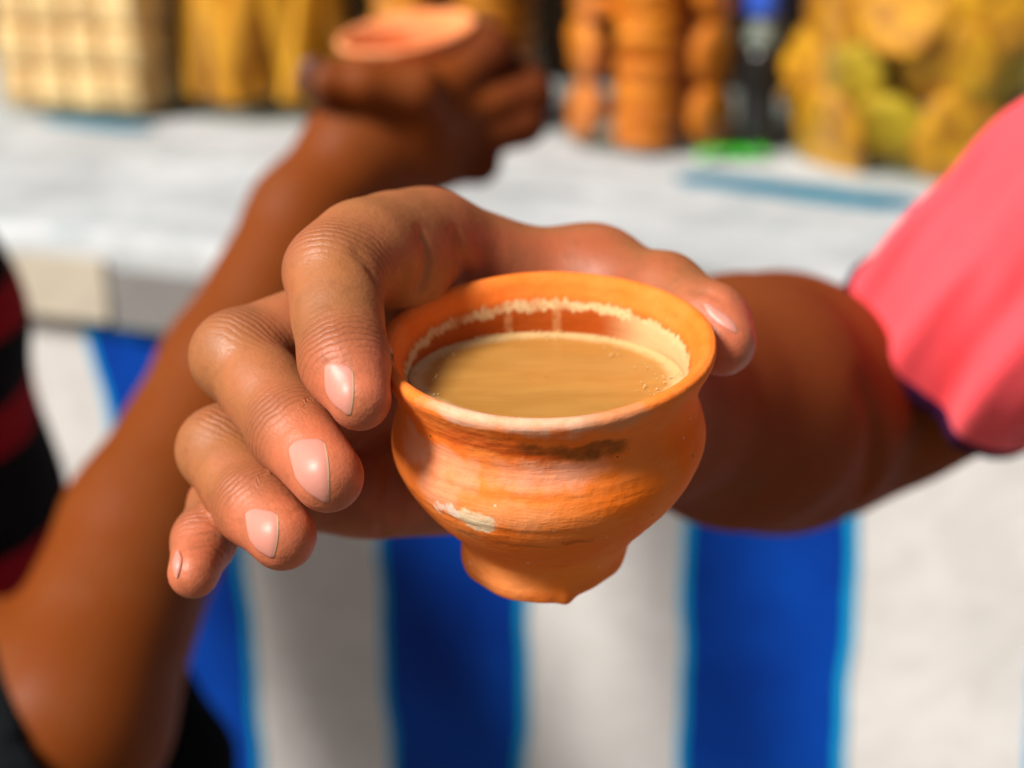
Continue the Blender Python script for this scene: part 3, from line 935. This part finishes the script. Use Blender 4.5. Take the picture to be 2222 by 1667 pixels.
HLO = np.minimum.reduce([p for f in FING for p in pts(f)]) - .03
allp = np.array([q.a for q in trunk.prims + upper.prims] + [q.b for q in trunk.prims + upper.prims] + [p for f in FING for p in pts(f)])
V, F = mesh_sdf(hand, allp.min(0) - .075, allp.max(0) + .075, .0009)
me = mesh_np('person', V, F)
# skin tints: pink fingertips, paler palm side; forearm browner, with its shade painted in
tips = np.array([P(*f[-1][:3]) for f in FING]); d_tip = np.min(np.linalg.norm(V[:, None] - tips[None], axis=2), 1)
pink = 1 - sstep(d_tip, .008, .021)
knk = np.array([P(*f[1][:3]) for f in FING[:4]])
nrm = np.empty(len(V) * 3, np.float32); me.vertices.foreach_get('normal', nrm); nrm = nrm.reshape(-1, 3)
pal_dir = np.array([-.15, -.95, .1]); pal_dir /= np.linalg.norm(pal_dir)
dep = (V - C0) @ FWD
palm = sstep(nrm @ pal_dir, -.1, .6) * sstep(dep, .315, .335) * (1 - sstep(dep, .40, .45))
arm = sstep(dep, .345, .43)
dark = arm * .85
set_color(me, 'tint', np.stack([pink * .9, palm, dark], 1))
joint_wrinkles(me, V, FING[:4], .0145)
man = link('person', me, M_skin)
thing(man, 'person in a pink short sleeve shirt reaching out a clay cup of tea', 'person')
bvh_h = BVHTree.FromPolygons([Vector(v) for v in V], [tuple(int(i) for i in f) for f in F])
def make_nail(q, p, nu=13, nv=11):
    g_ = p.reshape(nu, nv, 3); top = np.zeros_like(g_)
    for i in range(nu):
        for j in range(nv):
            loc, nor, _, _ = bvh_h.find_nearest(Vector(g_[i, j]))
            v_ = 2 * j / (nv - 1) - 1; u = i / (nu - 1)
            toc = (C0 - g_[i, j]); toc /= np.linalg.norm(toc)
            n_ = np.array(nor) * .7 + toc * .3; n_ /= np.linalg.norm(n_)
            lift = .00008 + .00040 * (1 - v_ * v_) * (0.5 + .5 * min(1, u / .25)) * (1 if u < .8 else 1 - 4.4 * (u - .8))
            top[i, j] = g_[i, j] + n_ * lift
    low = top - 0.0007 * np.array([np.array(bvh_h.find_nearest(Vector(x))[1]) for x in g_.reshape(-1, 3)]).reshape(nu, nv, 3)
    VV = np.concatenate([top.reshape(-1, 3), low.reshape(-1, 3)]); FF = []
    o_ = nu * nv; I = lambda i, j: i * nv + j
    for i in range(nu - 1):
        for j in range(nv - 1):
            FF.append((I(i, j), I(i + 1, j), I(i + 1, j + 1), I(i, j + 1))); FF.append(tuple(o_ + x for x in (I(i, j), I(i, j + 1), I(i + 1, j + 1), I(i + 1, j))))
    loop = [(i, 0) for i in range(nu)] + [(nu - 1, j) for j in range(1, nv)] + [(i, nv - 1) for i in range(nu - 2, -1, -1)] + [(0, j) for j in range(nv - 2, 0, -1)]
    for a, b in zip(loop, loop[1:] + loop[:1]):
        FF.append((I(*a), o_ + I(*a), o_ + I(*b), I(*b)))
    mn = mesh_np('fingernail', VV, np.array(FF))
    bmx = bmesh.new(); bmx.from_mesh(mn); bmesh.ops.recalc_face_normals(bmx, faces=bmx.faces); bmx.to_mesh(mn); bmx.free()
    u = np.repeat(np.linspace(0, 1, nu), nv); set_color(mn, 'nail', np.stack([np.tile(u, 2)] * 3, 1))
    md = link('fingernail', mn, M_nail, man)
    s_ = md.modifiers.new('smooth', 'SUBSURF'); s_.levels = 1; s_.render_levels = 1
for q, (p, ok) in zip(NAILQ, nail_pts):
    if ok.all(): make_nail(q, p)

# sleeve: a cloth shell round the upper arm with soft folds
class Cloth:
    def __init__(s, prims, k, plane_p, plane_n, shell, folds, slab=None):
        s.c = Chain(prims, k); s.pp = np.asarray(plane_p, np.float32); s.pn = np.asarray(plane_n, np.float32); s.sh = shell; s.f = folds; s.slab = slab
    def __call__(s, p):
        lo = p.min(0); hi = p.max(0); c = (lo + hi) / 2; r = float(np.linalg.norm(hi - lo)) / 2
        d = s.c.d(p, c, r)
        if d is None: return np.full(len(p), FAR, np.float32)
        d = d + s.f(p).astype(np.float32)
        pl = (p - s.pp) @ s.pn                       # > 0 beyond the hem
        d = np.maximum(d, -(d + np.float32(s.sh)))
        d = np.maximum(d, pl)
        if s.slab is not None: d = np.maximum(d, -(pl + np.float32(s.slab)))
        return d
hemC = P(1955, 812, .555)
axis = P(1900, 842, .56) - P(2420, 590, .49); axis /= np.linalg.norm(axis)
hem_n = axis * .97 + np.array([-.06, -.05, -.32]); hem_n /= np.linalg.norm(hem_n)
hem_p = P(1912, 818, .50)
side = np.cross(axis, [0, 0, 1.0]); side /= np.linalg.norm(side); upv = np.cross(side, axis)
def folds1(p):
    q = p - hemC.astype(np.float32)
    a = q @ axis.astype(np.float32); s_ = q @ side.astype(np.float32); u = q @ upv.astype(np.float32)
    def pleat(x): return .42 * np.sin(2 * x) + .12 * np.sin(4.2 * x + 1)
    ga = np.exp(-((a + .055) / .045) ** 2); gb = np.exp(-((a + .11) / .06) ** 2)
    return (.0105 * pleat(88 * (u + .55 * a) + 8 * s_ + 30 * a * a + .4) * ga + .0045 * pleat(62 * (u + 1.2 * a) + 6 * s_ + 1.1) * gb
            + .0012 * np.sin(170 * (u + .3 * a) + 20 * s_))
sl_pr = [S((1780, 890, .572), (1985, 788, .548), 42, 43.5), S((1985, 788, .548), (2180, 686, .525), 43.5, 51), S((2180, 686, .525), (2460, 530, .505), 50, 61), S((2460, 530, .505), (2800, 350, .49), 61, 95)]
def cloth_obj(name, cl, lo, hi, h, mat, parent):
    V, F = mesh_sdf(cl, lo, hi, h)
    return link(name, mesh_np(name, V, F), mat, parent)
def fabric(name, col, var=.1, sheen=.35):
    t = NT(name); v = t.coord()
    w = t.noise(v, 900, 2); n = t.noise(v, 20, 3)
    t.set(Base_Color=t.mix(n, tuple(c * (1 - var) for c in col), col), Roughness=.9, Sheen_Weight=sheen, Sheen_Roughness=.4, Specular_IOR_Level=.1, Normal=t.bump(w, .0006, .5))
    return t.m
M_pink = fabric('coral_pink_cotton', (.96, .085, .105))
M_plum = fabric('dark_plum_trim', (.035, .006, .035), sheen=0)
a_ = np.array([q.a for q in sl_pr] + [q.b for q in sl_pr])
shirt = cloth_obj('shirt', Cloth(sl_pr, .006, hem_p, hem_n, .004, folds1), a_.min(0) - .11, a_.max(0) + .11, .0020, M_pink, man)
sl2 = [Prim(q.a, q.b, q.ra + .0009, q.rb + .0009) for q in sl_pr]
cloth_obj('hem', Cloth(sl2, .006, hem_p + hem_n * .0022, hem_n, .0056, folds1, .0062), a_.min(0) - .11, a_.max(0) + .11, .0014, M_plum, shirt)

# ------------------------------------------------------------------ second person: raised forearm and hand with another cup, striped shirt
i2 = [(950, 205, .79, 15), (1065, 118, .802, 13.5), (1050, 78, .83, 11)]
m2 = [(985, 255, .795, 15), (1150, 205, .812, 13), (1120, 150, .845, 11)]
r2_ = [(975, 310, .80, 15), (1135, 268, .812, 12.5), (1100, 215, .845, 11)]
p2 = [(935, 350, .80, 15), (1038, 352, .81, 12), (1030, 300, .835, 10)]
t2 = [(930, 250, .778, 17), (905, 195, .760, 14), (795, 182, .752, 11.5), (715, 176, .752, 10.5), (676, 172, .755, 9.5)]
F2 = [i2, m2, r2_, p2, t2]
tr2 = Chain([S((770, 310, .785), (945, 215, .79), 27, 20), S((760, 370, .785), (960, 290, .795), 24, 18), S((760, 380, .785), (930, 350, .80), 24, 18),
    S((658, 470, .77), (770, 345, .785), 28.5, 28), S((500, 800, .73), (660, 470, .77), 34, 28.5), S((318, 1140, .68), (500, 800, .73), 38, 34), S((150, 1560, .62), (318, 1140, .68), 43, 38),
    S((150, 1560, .62), (-420, 1420, .68), 43, 48), S((-420, 1420, .68), (-560, 700, .76), 48, 58)], .012)
arm2 = Body(tr2, [chain(f, .004) for f in F2], .008)
al = np.array([q.a for q in tr2.prims] + [q.b for q in tr2.prims] + [p for f in F2 for p in pts(f)])
V, F = mesh_sdf(arm2, al.min(0) - .07, al.max(0) + .07, .0021)
me = mesh_np('person', V, F)
tips = np.array([P(*f[-1][:3]) for f in F2]); d_tip = np.min(np.linalg.norm(V[:, None] - tips[None], axis=2), 1)
knk2 = np.array([P(*f[1][:3]) for f in F2[:4]]); d_k = np.min(np.linalg.norm(V[:, None] - knk2[None], axis=2), 1)
set_color(me, 'tint', np.stack([(1 - sstep(d_tip, .008, .02)) * .5, V[:, 0] * 0, (1 - sstep(d_k, .01, .035)) * .6], 1))
joint_wrinkles(me, V, F2, .014)
man2 = link('person', me, M_skin2)
thing(man2, 'person in a red and black striped shirt raising a second clay cup', 'person')
# thumbnail of that hand
V, F = lathe([(.0003, .0016), (.004, .0014), (.0062, .0006), (.0068, -.001), (.0003, -.002)], 24)
V[:, 1] *= 1.25
nn = mesh_np('fingernail', V, F); set_color(nn, 'nail', np.full((len(V), 3), .5, np.float32))
nl = link('fingernail', nn, nail_mat('dusky_fingernail', (.15, .05, .03), (.2, .1, .06)), man2)
pn, _ = arm2.march([(676, 158)], .5, 1.2)
nl.matrix_world = Matrix.Translation(Vector(pn[0])) @ Vector(C0 - pn[0]).to_track_quat('Z', 'Y').to_matrix().to_4x4()

t = NT('red_black_striped_knit'); v = t.coord(); sx = t.comb(v)
zz_ = t.math('ADD', sx[2], t.math('MULTIPLY', sx[0], .35))
zz_ = t.math('ADD', zz_, t.math('MULTIPLY', t.noise(v, 9, 3), .012))
ph_ = t.math('FRACT', t.math('DIVIDE', zz_, .054))
st = t.math('MULTIPLY', t.ramp(ph_, .30, .33), t.ramp(ph_, .70, .67))
t.set(Base_Color=t.mix(st, (.004, .003, .004), (.30, .006, .012)), Roughness=.9, Specular_IOR_Level=.1, Normal=t.bump(t.noise(v, 700, 2), .0006, .5))
M_stripe = t.m
M_black = fabric('black_cotton', (.004, .005, .006), sheen=0)
tor = [S((-560, 480, .80), (-520, 800, .79), 118, 138), S((-520, 800, .79), (-450, 1250, .78), 138, 140), S((-450, 1250, .78), (-420, 1750, .77), 140, 142)]
def folds2(p): return .004 * np.sin(60 * p[:, 2] + 25 * p[:, 0]) * np.sin(40 * p[:, 0] + 3)
a2 = np.array([q.a for q in tor] + [q.b for q in tor])
sh2 = cloth_obj('shirt', Cloth(tor, .03, P(-330, 1900, .77), np.array([0, 0, -1.0]), .008, folds2), a2.min(0) - .20, a2.max(0) + .20, .0045, M_stripe, man2)
slv = [S((150, 1640, .615), (-420, 1420, .68), 50, 58), S((-420, 1420, .68), (-560, 700, .76), 58, 72)]
ax2 = RGT * .80 + UPV * .52 - FWD * .1; ax2 = ax2 / np.linalg.norm(ax2)
a3 = np.array([q.a for q in slv] + [q.b for q in slv])
cloth_obj('sleeve', Cloth(slv, .02, P(105, 1575, .59), ax2, .004, lambda p: .002 * np.sin(110 * p[:, 0] + 60 * p[:, 2])), a3.min(0) - .10, a3.max(0) + .10, .003, M_black, man2)
leg = [S((320, 1380, .86), (430, 1650, .86), 17, 19), S((430, 1650, .86), (560, 2100, .88), 19, 26)]
a4 = np.array([q.a for q in leg] + [q.b for q in leg])
cloth_obj('strap', Cloth(leg, .02, P(240, 1100, .86), np.array([0, 0, 1.0]), .03, lambda p: .0015 * np.sin(90 * p[:, 2])), a4.min(0) - .05, a4.max(0) + .05, .003, M_black, man2)

# second cup
cup2_me = cup_me.copy()
cup2_me.materials.clear(); cup2_me.materials.append(clay_mat('terracotta_clay_second', [], False, (0.86, 0.27, 0.08), (0.88, 0.38, 0.17)))
cup2 = link('clay_cup', cup2_me)
cup2.matrix_world = Matrix.Translation(Vector(P(880, 66, .812))) @ Matrix.Rotation(R_(9), 4, 'X') @ Matrix.Rotation(R_(-8), 4, 'Y') @ Matrix.Rotation(R_(70), 4, 'Z') @ Matrix.Scale(1.14, 4)
thing(cup2, 'blurred terracotta cup held up in the raised hand behind', 'cup')
